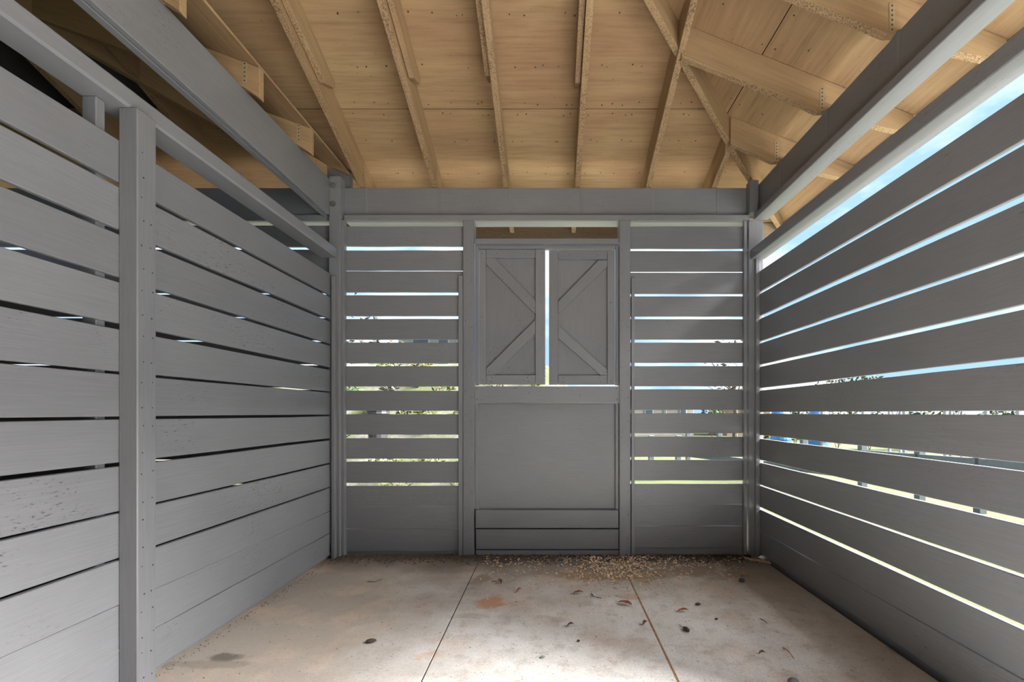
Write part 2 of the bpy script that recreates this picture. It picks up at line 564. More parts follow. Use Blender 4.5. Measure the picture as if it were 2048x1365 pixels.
# thin nailing strips standing in front of the slat ends
box('nailer', (917 - VX) / F * 3.955, (926 - VX) / F * 3.955, 3.945, 3.974, 0.0, zpx(552, 3.95), PAINT, wb)
box('nailer', (1262.5 - VX) / F * 3.955, (1269 - VX) / F * 3.955, 3.945, 3.974, 0.0, zpx(556, 3.95), PAINT, wb)
box('nailer', (682.5 - VX) / F * 3.94, (690 - VX) / F * 3.94, 3.925, 3.974, 0.0, FLAT_B, PAINT, wb)
box('nailer', (1487 - VX) / F * 3.95, (1493 - VX) / F * 3.95, 3.94, 3.974, 0.0, FLAT_B, PAINT, wb)

# ------------------------------------------------------------------ posts
def post(label, x0, x1, y0, y1, z1, nails=None, mat=PAINT, z0=0.0):
    o = box('support_post', x0, x1, y0, y1, z0, z1, mat, None, 0.004)
    tag(o, label, 'post', 'square grey timber posts')
    if nails:
        dots('nail_heads', nails, 0.0035, NAIL, o, nails_normal)
    return o
nails_normal = (1, 0, 0)
nl = []
for zt, zb in LS:
    for zz in (zt - .035, zb + .04):
        nl.append((-1.7875, random.uniform(1.99, 2.005), H + zz + random.uniform(-.01, .01)))
        if random.random() < .8:
            nl.append((-1.7875, random.uniform(2.035, 2.052), H + zz + random.uniform(-.01, .01)))
post('pale grey square post standing against the middle of the slatted partition', -1.87, -1.788, 1.972, 2.067, RAIL_B, nl)
cp = post('corner post with two bolt heads at the end of the doubled beam', -1.894, -1.80, 3.90, 4.012, H + (VY - 352) / F * 3.9)
for yy in (371, 408):
    c = px(666, yy, 3.90)
    m = frame(c + Vector((0, -.008, 0)), (1, 0, 0), (0, 0, 1))
    hexp = [(0.016 * math.cos(a * math.pi / 3), 0.016 * math.sin(a * math.pi / 3)) for a in range(6)]
    prism('bolt', hexp, 0.016, m, BOLT, cp, 0.002)
    m2 = frame(c + Vector((0, -.002, 0)), (1, 0, 0), (0, 0, 1))
    ring = [(0.026 * math.cos(a * math.pi / 6), 0.026 * math.sin(a * math.pi / 6)) for a in range(12)]
    prism('washer', ring, 0.004, m2, BOLT, cp, 0.001)
post('corner post between the half door wall and the bright slatted wall', 1.719, 1.846, 3.935, 4.06, FLAT_B)
nails_normal = (0, -1, 0)
def door_nails(xa, xb):
    r = []
    for y in range(500, 1100, 47):
        r += [(xa + .02, 3.9395, zpx(y, 3.94)), (xb - .02, 3.9395, zpx(y + 14, 3.94))]
    return r
DPL = ((926 - VX) / F * 3.94, (948 - VX) / F * 3.94)
DPR = ((1239 - VX) / F * 3.94, (1261 - VX) / F * 3.94)
post('door post on the hinge side of the wider shutter, by the shrub view', DPL[0], DPL[1], 3.94, 4.06, FLAT_B, door_nails(*DPL))
post('door post on the side of the lawn view slats', DPR[0], DPR[1], 3.94, 4.06, FLAT_B, door_nails(*DPR))
post('front corner post at the open end of the slatted partition', -1.90, -1.80, FRONT_Y - .10, FRONT_Y, FLAT_B)
post('front corner post at the far side of the open bay', 1.77, 1.87, FRONT_Y - .10, FRONT_Y, FLAT_B)
post('post at the open end of the bright slatted wall', 1.77, 1.87, RIGHT_END - .10, RIGHT_END - .002, FLAT_B)
o = box('post_block', 1.722, 1.799, 3.915, 3.998, FLAT_T + .001, H + (VY - 361) / F * 3.93, PAINT, None, 0.006)
tag(o, 'short dark block above the corner post under the hip timber', 'block')

# ------------------------------------------------------------------ beams and rails
def beam(name, label, x0, x1, y0, y1, z0, z1, bev=0.004, mat=PAINT):
    o = box(name, x0, x1, y0, y1, z0, z1, mat, None, bev)
    tag(o, label, 'beam' if 'beam' in name else ('rail' if 'rail' in name else 'plate'))
    return o
back_beam = beam('roof_beam', 'deep grey beam above the half door carrying the rafters', -5.7, 1.80, 4.0, 4.045, FLAT_T, BEAM_T)
beam('top_plate', 'flat grey plate lying under the deep beam over the half door', -1.79, 1.735, 3.95, 4.088, FLAT_B, FLAT_T)
beam('top_plate', 'flat plate over the end wall beyond the slatted partition', -5.7, -1.90, 3.95, 4.088, FLAT_B, FLAT_T)
right_beam = beam('roof_beam', 'deep dark beam above the bright slatted wall', 1.805, 1.85, FRONT_Y - .1, 4.06, FLAT_T, BEAM_T)
beam('top_plate', 'flat plate with pale underside above the bright slatted wall', 1.761, 1.885, FRONT_Y - .1, 3.934, FLAT_B, FLAT_T)
beam('wall_rail', 'grey rail with pale underside along the top of the bright slatted wall', 1.732, 1.853, RIGHT_END, 3.933, RAIL_B, RAIL_T, 0.005)
beam('wall_rail', 'light grey rail along the top of the slatted partition', -1.966, -1.82, FRONT_Y, 3.898, RAIL_B + .001, RAIL_T, 0.010)
LB_B, LB_T = H + 1.700, H + 2.003
lbm = empty('roof_beam', (-1.92, 1.6, LB_B))
tag(lbm, 'light grey doubled beam above the slatted partition', 'beam')
box('beam_ply', -1.923, -1.889, FRONT_Y - .1, 3.898, LB_B, LB_T, PAINT, lbm, 0.004)
box('beam_ply', -1.972, -1.930, FRONT_Y - .1, 3.98, LB_B + .002, LB_T, PAINT, lbm, 0.004)
beam('roof_beam', 'deep beam over the open side behind the viewer', -1.95, 1.80, FRONT_Y - .06, FRONT_Y - .01, FLAT_T, BEAM_T)

# ================================================================== the half door
door = empty('door_1', (0, 3.99, 0))
tag(door, 'grey half door with two braced shutters above a solid lower panel', 'door', kind='structure')
def dbox(name, x0, x1, y0, y1, Yf, t, parent, mat=PAINT, bevel=0.003):
    """board given by its photo rectangle, front face at depth Yf"""
    a, b2 = px(x0, y0, Yf), px(x1, y1, Yf)
    return box(name, a.x, b2.x, Yf, Yf + t, b2.z, a.z, mat, parent, bevel)
def dpoly(name, pts, Yf, t, parent, along):
    w3 = [px(x, y, Yf) for x, y in pts]
    c = sum(w3, Vector()) / len(w3)
    d = (w3[along[1]] - w3[along[0]]).normalized()
    m = frame(c, d, Vector((0, 1, 0)).cross(d))
    inv = m.inverted()
    loc = [inv @ q for q in w3]
    m.translation = Vector((c.x, Yf + t / 2, c.z))
    return prism(name, [(q.x, q.y) for q in loc], t, m, PAINT_WORN, parent, 0.002)

def leaf(x0, x1, yt, yb, sw_l, sw_r, rt, rb, d1, d2):
    lf = empty('door_leaf', (0, 0, 0))
    lf.parent = door
    lf.matrix_basis = door.matrix_basis.inverted()
    Yf = 3.982
    dbox('panel', x0 + 4, x1 - 4, yt + 3, yb - 3, Yf + .028, .012, lf, PAINT_WORN)
    dbox('stile', x0, x0 + sw_l, yt, yb, Yf, .022, lf)
    dbox('stile', x1 - sw_r, x1, yt, yb, Yf - .001, .022, lf)
    dbox('rail', x0 + sw_l + .4, x1 - sw_r - .4, yt, yt + rt, Yf + .001, .020, lf)
    dbox('rail', x0 + sw_l + .4, x1 - sw_r - .4, yb - rb, yb, Yf + .001, .020, lf, PAINT_WORN)
    dpoly('brace', d1, Yf + .003, .026, lf, (0, 1))
    dpoly('brace', d2, Yf + .0035, .0255, lf, (0, 1))
    pts = []
    for nx, ny in ((x0 + 5, yt + 8), (x0 + 6, yb - 9), (x1 - 6, yt + 7), (x1 - 8, yb - 8), (x0 + sw_l + 10, yb - 6), (x0 + sw_l + 12, yb - 14),
                   (x1 - sw_r - 14, yb - 6), (x1 - sw_r - 16, yb - 14), (x0 + sw_l + 22, yt + 8), (x1 - sw_r - 20, yt + 9), (x0 + 6, (yt + yb) / 2), (x1 - 8, (yt + yb) / 2 - 30)):
        pts.append(px(nx, ny, Yf - .0016))
    dots('nail_heads', pts, 0.004, NAIL, lf, (0, -1, 0))
    return lf
leaf(959, 1090.5, 499, 769.5, 13, 19.5, 17, 19,
     [(972.6, 529), (1070.5, 629), (1070.5, 601), (990, 516.6), (972.6, 516.6)],
     [(972.6, 737), (1070.5, 640), (1070.5, 668), (989, 750), (972.6, 750)])
leaf(1098, 1229.5, 501.0, 770, 18, 14.5, 18, 19,
     [(1116.5, 603), (1197, 520.6), (1214.6, 520.6), (1214.6, 533), (1116.5, 629)],
     [(1116.5, 650), (1214.6, 740), (1214.6, 750.6), (1201, 750.6), (1116.5, 677)])
# frame around the shutters
dbox('lintel', 950, 1236.5, 477, 487.5, 3.915, .10, door)
dbox('head_stop', 957, 1231, 490.5, 497.5, 3.968, .05, door)
dbox('jamb', 950.5, 957.6, 489, 771, 3.965, .05, door)
dbox('jamb', 1231, 1237.5, 489, 771, 3.965, .05, door)
lk = dbox('lock_rail', 949.5, 1237.3, 773.2, 805.8, 3.952, .045, door)
nl = [px(x, y, 3.9515) for x, y in ((953, 778), (954, 799), (964, 800), (1058, 786), (1104, 779), (1116, 778), (1233, 778), (1234, 800), (1160, 789), (1030, 777))]
dots('nail_heads', nl, 0.004, NAIL, lk, (0, -1, 0))
dbox('panel', 956, 1232, 808, 1024, 3.998, .015, door)
dbox('stop_bead', 957, 1231, 806.2, 809.4, 3.975, .03, door)
dbox('jamb', 950.5, 956.8, 806.3, 1020.5, 3.970, .05, door)
dbox('jamb', 1230.8, 1237.3, 806.3, 1020.5, 3.970, .05, door)
dbox('kick_plank', 951, 1237.2, 1021, 1057, 3.945, .045, door, PAINT_WORN)
dbox('kick_plank', 952, 1237.5, 1059.3, 1099.5, 3.955, .04, door)
dbox('threshold', 952, 1238, 1101.2, 1113, 3.965, .05, door)
dbox('added_backing', 950.5, 1237.5, 1018, 1113, 4.013, .02, door)  # added behind the planks to stop daylight leaking through their gaps

# ================================================================== roof
PB, PR = 0.37, 0.397                     # pitches of the end and side slopes
HIPA = PB / PR
EB, XE = 4.0, 1.763                      # reference lines of the slopes
Z0 = H + 2.20                            # underside of the boarding there
RD = 0.22                                # rafter depth
YR = 1.00                                # ridge
EAVE_B = 4.70
EAVE_R = XE + (EAVE_B - EB) * HIPA
FEAVE = 2 * YR - EAVE_B
zb_ = lambda x, y: Z0 + PB * (EB - y)
zr_ = lambda x, y: Z0 + PR * (XE - x)
zf_ = lambda x, y: Z0 + PB * (y - (2 * YR - EB))
XT = -1.78                               # where the lower roof over the partition stops
ZL0 = H + 2.12
zl_ = lambda x, y: ZL0 + PB * (XT - x)
ceil = empty('ceiling', (0, 2, H + 2.2))
tag(ceil, 'open pitched roof of bare plywood sheets on timber rafters', 'ceiling', kind='structure')

def sheet(name, poly, zfun, t, mat, parent, gx, lift=0.0):
    if len(poly) < 3:
        return None
    cx = sum(p[0] for p in poly) / len(poly)
    cy = sum(p[1] for p in poly) / len(poly)
    c = Vector((cx, cy, zfun(cx, cy) + lift))
    ex = Vector((1, 0, zfun(1, 0) - zfun(0, 0)))
    ey = Vector((0, 1, zfun(0, 1) - zfun(0, 0)))
    m = frame(c, ex, ey) if gx else frame(c, ey, -ex)
    inv = m.inverted()
    loc = [inv @ Vector((p[0], p[1], zfun(p[0], p[1]) + lift)) for p in poly]
    return prism(name, [(q.x, q.y) for q in loc], t, m, mat, parent, 0, center=False)

def inset_rect(x0, x1, y0, y1, g=0.0028):
    return [(x0 + g, y0 + g), (x1 - g, y0 + g), (x1 - g, y1 - g), (x0 + g, y1 - g)]
hip_c = XE - HIPA * EB                   # back hip: x - HIPA*y = hip_c
fr_c = XE + HIPA * (2 * YR - EB)         # front hip: x + HIPA*y = fr_c
SEAMY = 3.545
# back slope
for y0, y1, xs in ((SEAMY, EAVE_B, (-5.8, -4.1, -1.648, 0.8615, 3.0)), (SEAMY - 1.14, SEAMY, (-2.9, -0.387, 2.1)), (YR, SEAMY - 1.14, (-2.9, -1.648, 0.9))):
    for xa, xb in zip(xs, xs[1:]):
        pl = clip(inset_rect(xa, xb, y0, y1), 1, -HIPA, hip_c)
        sheet('plywood_sheet', pl, zb_, 0.012, PLY, ceil, True)
# side slope over the bright wall
SEAMX = 1.39
for xa, xb, ys in ((SEAMX, EAVE_R, (-3.0, -1.88, 0.55, 2.985, 5.0)), (SEAMX - 1.14, SEAMX, (-2.0, -0.7, 1.79, 4.0)), (-1.2, SEAMX - 1.14, (-1.0, 0.6, 2.9))):
    for ya, yb in zip(ys, ys[1:]):
        pl = clip(inset_rect(xa, xb, ya, yb), -1, HIPA, -hip_c)
        pl = clip(pl, -1, -HIPA, -fr_c) if pl else pl
        sheet('plywood_sheet', pl, zr_, 0.012, PLY, ceil, False)
# front slope, behind the viewer
for ya, yb in ((FEAVE, FEAVE + 1.14), (FEAVE + 1.14, FEAVE + 2.28), (FEAVE + 2.28, YR)):
    for xa, xb in ((-2.9, -0.387), (-0.387, 2.5)):
        pl = clip(inset_rect(xa, xb, ya, yb), 1, HIPA, fr_c)
        sheet('plywood_sheet', pl, zf_, 0.012, PLY, ceil, True)
# cover added above the boarding to keep sun out of the sheet seams
for zf, pl, gx in ((zb_, clip([(-5.8, YR), (3, YR), (3, EAVE_B), (-5.8, EAVE_B)], 1, -HIPA, hip_c), True),
                   (zr_, clip(clip([(-1, FEAVE), (EAVE_R, FEAVE), (EAVE_R, EAVE_B), (-1, EAVE_B)], -1, HIPA, -hip_c), -1, -HIPA, -fr_c), False),
                   (zf_, clip([(-5.8, FEAVE), (3, FEAVE), (3, YR), (-5.8, YR)], 1, HIPA, fr_c), True)):
    sheet('added_roof_cover', pl, zf, 0.02, ROOFC, ceil, gx, lift=0.03)
# nail rows in the boarding
pts = []
for xa in [x * .30 - 1.55 for x in range(12)]:
    for yy in (3.80, 3.585, 3.25, 4.10, 2.95, 3.505):
        for k in range(2):
            x = xa + random.uniform(0, .26)
            y = yy + random.uniform(-.012, .012)
            if x < XE - HIPA * (EB - y) - .1:
                pts.append((x, y, zb_(x, y) - .0012))
dots('nail_heads', pts, 0.0055, NAIL, ceil, (0, -PB, -1))
pts = []
for ya in [y * .25 + 2.0 for y in range(9)]:
    for xx in (1.6, 1.43, 1.35, 1.05, .75):
        y, x = ya + random.uniform(0, .2), xx + random.uniform(-.012, .012)
        if x > XE - HIPA * (EB - y) + .1:
            pts.append((x, y, zr_(x, y) - .0012))
dots('nail_heads', pts, 0.0055, NAIL, ceil, (-PR, 0, -1))

# rafters of the back slope
def strap(parent, base, up, side, length=0.15, wd=0.030):
    """perforated steel strap fixed on a rafter's cheek: base at the rafter foot, side the way it faces"""
    up, side = Vector(up), Vector(side)
    wdir = up.cross(side).normalized()
    o0 = Vector(base)
    vs, fs, mi = [], [], []
    def blk(c, a, b2, d, k):
        s0 = len(vs)
        for sx in (-1, 1):
            for sy in (-1, 1):
                for sz in (0, 1):
                    vs.append(c + wdir * sx * a + up * sy * b2 + side * sz * d)
        for f in ((0, 2, 3, 1), (4, 5, 7, 6), (0, 1, 5, 4), (2, 6, 7, 3), (1, 3, 7, 5), (0, 4, 6, 2)):
            fs.append(tuple(s0 + q for q in f)); mi.append(k)
    blk(o0 + up * length / 2, wd / 2, length / 2, 0.002, 0)
    n = max(2, int(length / 0.024))
    for i in range(n):
        blk(o0 + up * (0.012 + i * length / n), 0.004, 0.004, 0.0032, 1)
    return mesh_obj('strap', vs, fs, None, parent, mats=[STRAP, NAIL], midx=mi)

def painted_strap(x0, x1, y0, y1, z0, z1, parent):
    return box('strap', x0, x1, y0, y1, z0, z1, PAINT, parent, 0.0008)

RXS = [-4.05, -3.45, -2.85, -2.25, -1.648, -1.011, -0.387, 0.2396, 0.8615, 1.440]
RT = 0.044
for x in RXS:
    if x < -1.9:
        yh = EB - (XT - x) + (ZL0 - Z0) / PB + .12   # stop at the hip of the lower roof
        ytop = min(max(yh, 1.72), 3.95)
    elif x > 1.0:
        ytop = EB - (XE - x) / HIPA + .03
    elif x > .5:
        ytop = 2.45
    elif x > 0:
        ytop = EB - (XE - x) / HIPA + .03
    else:
        ytop = YR + .02
    zc = lambda y: min(zb_(x, y), zr_(x, y)) - .001
    m = frame((x, EB, Z0 - RD), (0, 1, -PB), (0, 0, 1))
    inv = m.inverted()
    ykink = EB - (XE - x) / HIPA if x > .5 else None
    top = [(ytop, zc(ytop))]
    if ykink and ytop < ykink:
        top.append((ykink, zc(ykink)))
    top.append((4.655, zb_(x, 4.655) - .001))
    bot = [(4.655, H + 1.838), (4.09, H + 1.95), (EB + .05, BEAM_T + .001), (EB - .02, BEAM_T + .001), (EB - .10, Z0 - RD + PB * .10)]
    zbt = Z0 - RD + PB * (EB - ytop)
    if zbt < zc(ytop) - .02:
        bot.append((ytop, zbt))
    poly = [inv @ Vector((x, y, z)) for y, z in (top + bot)]
    r = prism('rafter', [(q.x, q.y) for q in poly], RT, m, RAFT, ceil, 0.003)
    if -1.7 < x < 1.2:
        s = 1 if x < .5 else 1
        strap(r, (x + RT / 2 * s + .0005, EB - .035, Z0 - RD + .02), (0, 0, 1), (s, 0, 0), 0.14)
    if x > -1.9:
        painted_strap(x + RT / 2 + .003, x + RT / 2 + .030, 3.9975, 3.9998, FLAT_T + .01, BEAM_T - .001, back_beam)
# short sister boards beside the upper rafters
for x, s, yend in ((-1.648, 1, 3.36), (-1.011, 1, 3.33), (-0.387, -1, 3.32), (0.2396, -1, 3.36)):
    xx = x + s * (RT + .001)
    ytop = YR + .02 if x < 0 else EB - (XE - xx) / HIPA + .05
    m = frame((xx, yend, zb_(0, yend) - .15), (0, 1, -PB), (0, 0, 1))
    inv = m.inverted()
    pl = [(ytop, zb_(0, ytop) - .002), (yend, zb_(0, yend) - .002), (yend - .01, zb_(0, yend) - .05), (yend - .16, zb_(0, yend - .16) - .175), (ytop, zb_(0, ytop) - .175)]
    q = [inv @ Vector((xx, y, z)) for y, z in pl]
    prism('sister_rafter', [(k.x, k.y) for k in q], RT - .006, m, RAFT, ceil, 0.003)
# rafters of the side slope
for y in (0.57, 1.18, 1.785, 2.394, 3.003, 3.602):
    xh = XE - HIPA * (EB - y) + .03
    if y < YR:
        xh = max(fr_c - HIPA * y + .03, -.35)
    m = frame((XE, y, Z0 - RD), (1, 0, -PR), (0, 0, 1))
    inv = m.inverted()
    pl = [(xh, zr_(xh, y) - .001), (EAVE_R - .03, zr_(EAVE_R - .03, y) - .001), (EAVE_R - .03, zr_(EAVE_R - .03, y) - .125), (1.90, H + 1.93),
          (1.86, BEAM_T + .001), (1.79, BEAM_T + .001), (1.755, BEAM_T - .004), (1.655, Z0 - RD + PR * (XE - 1.655)), (xh, Z0 - RD + PR * (XE - xh))]
    q = [inv @ Vector((a, y, z)) for a, z in pl]
    r = prism('rafter', [(k.x, k.y) for k in q], RT, m, RAFT, ceil, 0.003)
    if y > 1.5:
        strap(r, (1.782, y - RT / 2 - .0005, Z0 - RD + .005), (0, 0, 1), (0, -1, 0), 0.15)
        painted_strap(1.8025, 1.8048, y - RT / 2 - .03, y - RT / 2 - .003, FLAT_T + .01, BEAM_T - .001, right_beam)
# hip rafter
t0, t1 = -0.62, EB - YR
def hp(t, dz):
    return Vector((XE - HIPA * t, EB - t, Z0 + PB * t + dz))
d = (hp(1, 0) - hp(0, 0)).normalized()
m = frame(hp(0, -.16), d, (0, 0, 1))
inv = m.inverted()
q = [inv @ v for v in (hp(t0, -.004), hp(t1, -.004), hp(t1, -.185), hp(.12, -.185), hp(.05, -.165), hp(-.10, -.165), hp(t0, -.12))]
hr = prism('hip_rafter', [(k.x, k.y) for k in q], 0.044, m, RAFT, ceil, 0.003)
strap(hr, hp(.035, -.16) + Vector((.016, -.016, 0)), (0, 0, 1), Vector((1, -1, 0)).normalized(), 0.14)
# ridge board and eave boards
box('ridge_board', -2.9, XE - HIPA * (EB - YR) + .05, YR - .02, YR + .02, zb_(0, YR) - .24, zb_(0, YR) - .02, RAFT, ceil, 0.003)
box('fascia_board', -5.8, EAVE_R + .02, 4.66, 4.685, H + 1.745, zb_(0, 4.685) - .001, SOFFIT, ceil, 0.002)
box('fascia_board', EAVE_R - .025, EAVE_R, FEAVE, 4.66, zr_(EAVE_R, 0) - .15, zr_(EAVE_R, 0) - .001, SOFFIT, ceil, 0.002)

# ------------------------------------------------------------------ the lower roof beyond the partition
lr = empty('roof_lower', (-3.0, 2, H + 2.2))
tag(lr, 'shadowed lower roof of the next bay seen above the partition beam', 'roof', kind='structure')
XLR = -3.75
lc = Z0 + PB * EB - ZL0 - PB * XT        # plane equality: -PB*x + ZL0 + PB*XT = Z0 + PB*EB - PB*y  ->  y - x = lc/PB
for ya, yb in ((-2.7, -1.3), (-1.3, 1.14), (1.14, 3.58), (3.58, 4.3)):
    for xa, xb in ((XLR, -2.92), (-2.92, XT)):
        pl = clip(inset_rect(xa, xb, ya, yb), -1, 1, lc / PB)
        if len(pl) > 2:
            sheet('plywood_sheet', pl, zl_, 0.012, PLY, lr, False)
zl2 = lambda x, y: zl_(XLR, 0) + PB * (x - XLR)
sheet('plywood_sheet', [(-5.9, -2.7), (XLR, -2.7), (XLR, 4.7), (-5.9, 4.7)], zl2, 0.012, PLY, lr, False)
for y in (-0.3, 0.35, 0.97, 1.59, 2.21, 2.81, 3.41):
    m = frame((XT, y, ZL0 - .19), (1, 0, -PB), (0, 0, 1))
    inv = m.inverted()
    xu = max(XLR, y - lc / PB + .02) if False else XLR
    xu = max(XLR, (y - lc / PB))
    pl = [(xu, zl_(xu, 0) - .001), (XT, ZL0 - .001), (XT, ZL0 - .19), (-1.885, LB_T + .001), (-1.98, LB_T + .001), (-2.05, zl_(-2.05, 0) - .20), (xu, zl_(xu, 0) - .20)]
    q = [inv @ Vector((a, y, z)) for a, z in pl]
    r = prism('rafter', [(k.x, k.y) for k in q], RT, m, RAFT, lr, 0.003)
    if y > 2:
        strap(r, (-1.87, y - RT / 2 - .0005, LB_T + .02), (0, 0, 1), (0, -1, 0), 0.13)
# painted last rafter standing on the end wall
y = 4.09
pl = [(-3.0, zl_(-3.0, 0) + .02), (XT - .0, ZL0 + .055), (XT, H + 1.98), (-1.98, H + 1.98), (-3.0, zl_(-3.0, 0) - .2)]
m = frame((XT, y, ZL0), (1, 0, -PB), (0, 0, 1))
inv = m.inverted()
q = [inv @ Vector((a, y, z)) for a, z in pl]
prism('rafter', [(k.x, k.y) for k in q], RT, m, PAINT, lr, 0.003)
# its hip
def lp(t, dz):
    yy = 4.02 - t
    xx = yy - lc / PB
    return Vector((xx, yy, zb_(xx, yy) + dz))
d = (lp(1, 0) - lp(0, 0)).normalized()
m = frame(lp(0, 0), d, (0, 0, 1))
inv = m.inverted()
q = [inv @ v for v in (lp(0, -.01), lp(1.7, -.01), lp(1.7, -.23), lp(0.05, -.23), lp(0, -.2))]
prism('hip_rafter', [(k.x, k.y) for k in q], 0.044, m, RAFT, lr, 0.003)

# the next bay's walls, glimpsed through the gaps
wn = empty('wall_far', (-4, 4, 0))
tag(wn, 'slatted end wall of the next bay behind the partition', 'wall', kind='structure')
for k in range(0, len(LG), 2):
    slat('slat', (-5.6, BY), (-1.93, BY), zpx(LG[k]) + .007, zpx(LG[k + 1]) - .007, 0.024, PAINT, wn, n=6)
wo = empty('wall_outer', (-5.6, 1.7, 0))
tag(wo, 'dark boarded outer wall of the next bay behind the partition', 'wall', kind='structure')
for i in range(14):
    slat('slat', (-5.6, FRONT_Y), (-5.6, 3.97), .05 + .205 * (i + 1) - .004, .05 + .205 * i, 0.024, PAINT, wo, n=4)
wf = empty('wall_front_added', (-3.7, FRONT_Y, 0))  # unseen, added to close the front so less light reaches the end wall
tag(wf, 'unseen boarded wall added behind the viewer to shut out front light, running on past the next bay', 'wall', kind='structure')
for i in range(14):
    slat('slat', (-5.6, FRONT_Y), (1.76, FRONT_Y), .05 + .205 * (i + 1) - .004, .05 + .205 * i, 0.024, PAINT, wf, n=4)
o = box('floor_next', -5.6, -1.93, FRONT_Y, 3.97, -.09, -.005, SOIL, None, 0)
tag(o, 'dark earth floor of the next bay behind the partition', 'floor', kind='structure')

# ================================================================== outdoors, seen through the gaps
LEAF_M = [make_plain('leaf_olive', (0.070, 0.082, 0.020), 0.8, 0.4, 9), make_plain('leaf_green', (0.025, 0.062, 0.013), 0.8, 0.4, 9),
          make_plain('leaf_yellow', (0.10, 0.095, 0.018), 0.8, 0.4, 9), make_plain('leaf_grey', (0.09, 0.09, 0.06), 0.85, 0.4, 9)]
STEM = make_plain('bark_brown', (0.10, 0.075, 0.05), 0.9, 0.3, 14)
FENCE = make_plain('fence_blue_grey', (0.10, 0.118, 0.125), 0.7, 0.15, 8)
WHITE = make_plain('white_paint', (0.30, 0.30, 0.295), 0.6, 0.05, 5)
CREAM = make_plain('cream_render', (0.25, 0.23, 0.205), 0.8, 0.08, 3)
TANW = make_plain('tan_render', (0.20, 0.145, 0.10), 0.8, 0.15, 3)
TILE = make_plain('roof_tiles', (0.10, 0.09, 0.085), 0.8, 0.25, 12)
GLASS, gt, gb = mat_new('window_glass')
gb.inputs['Base Color'].default_value = (0.05, 0.075, 0.10, 1)
gb.inputs['Roughness'].default_value = 0.12
gn = noise(gt, obj_coords(gt), 3.0, 2)
bump(gt, gb, gn, 0.05, 0.01)
BLUE = make_plain('blue_plastic', (0.05, 0.16, 0.34), 0.45, 0.1, 5)
DARKP = make_plain('black_plastic', (0.02, 0.02, 0.022), 0.5, 0.2, 8)

# garden bank behind the end wall
def bank_z(x, y):
    u = max(0.0, min(1.0, (y - 5.55) / 4.6))
    e = max(0.0, min(1.0, (1.5 - x) / 1.4))
    u = u * u * (3 - 2 * u)
    return -0.07 + e * (2.36 * u) + 0.08 * mnoise.noise(Vector((x * 1.3, y * 1.3, 0.0))) * u
nx, ny = 40, 26
vs = [(-9 + 10.5 * i / nx, 5.5 + 5.6 * j / ny, bank_z(-9 + 10.5 * i / nx, 5.5 + 5.6 * j / ny)) for j in range(ny + 1) for i in range(nx + 1)]
fs = [(j * (nx + 1) + i, j * (nx + 1) + i + 1, (j + 1) * (nx + 1) + i + 1, (j + 1) * (nx + 1) + i) for j in range(ny) for i in range(nx)]
BANKM, t, b = mat_new('bank_gravel_and_grass')
v = obj_coords(t, shift=False)
c = mixc(t, ramp(t, noise(t, v, 1.6, 4), [(0.42, g3(0)), (0.58, g3(1))]), (0.105, 0.10, 0.085), (0.045, 0.058, 0.016))
c = mixc(t, ramp(t, noise(t, v, 22, 4, 0.7), [(0.4, g3(0)), (0.7, g3(0.8))]), c, (0.025, 0.028, 0.01))
t.links.new(c, b.inputs['Base Color'])
b.inputs['Roughness'].default_value = 0.95
bk = mesh_obj('garden_bank', vs, fs, BANKM, smooth=True)
tag(bk, 'sloping garden bank of gravel and grass behind the end wall', 'bank', kind='structure')

def leaf_mesh(name, n, rx, ry, rz, mat, size, cz, parent=None, loc=(0, 0, 0)):
    vs, fs = [], []
    for _ in range(n):
        while True:
            p = Vector((random.uniform(-1, 1), random.uniform(-1, 1), random.uniform(-1, 1)))
            if .35 < p.length < 1:
                break
        c = Vector((p.x * rx, p.y * ry, p.z * rz + cz))
        a = Vector((random.gauss(0, 1), random.gauss(0, 1), random.gauss(0, .7))).normalized()
        b2 = a.cross(Vector((random.gauss(0, 1), random.gauss(0, 1), random.gauss(0, 1)))).normalized()
        L = size * random.uniform(.6, 1.3)
        k = len(vs)
        vs += [c - a * L, c + b2 * L * .38, c + a * L, c - b2 * L * .38]
        fs.append((k, k + 1, k + 2, k + 3))
    return mesh_obj(name, vs, fs, mat, parent, Matrix.Translation(Vector(loc)))

def tube(path, r0, r1, seg=6):
    vs, fs = [], []
    n = len(path)
    for i, p in enumerate(path):
        p = Vector(p)
        q = Vector(path[min(i + 1, n - 1)]) - Vector(path[max(i - 1, 0)])
        q.normalize()
        a = q.orthogonal().normalized()
        b2 = q.cross(a)
        r = r0 + (r1 - r0) * i / (n - 1)
        for s_ in range(seg):
            an = 2 * math.pi * s_ / seg
            vs.append(p + (a * math.cos(an) + b2 * math.sin(an)) * r)
    for i in range(n - 1):
        for s_ in range(seg):
            j = (s_ + 1) % seg
            fs.append((i * seg + s_, i * seg + j, (i + 1) * seg + j, (i + 1) * seg + s_))
    fs.append(tuple(range(seg))[::-1])
    fs.append(tuple(range((n - 1) * seg, n * seg)))
    return vs, fs

def join(parts):
    V, Fc = [], []
    for vs, fs in parts:
        k = len(V)
        V += vs
        Fc += [tuple(q + k for q in f) for f in fs]
    return V, Fc

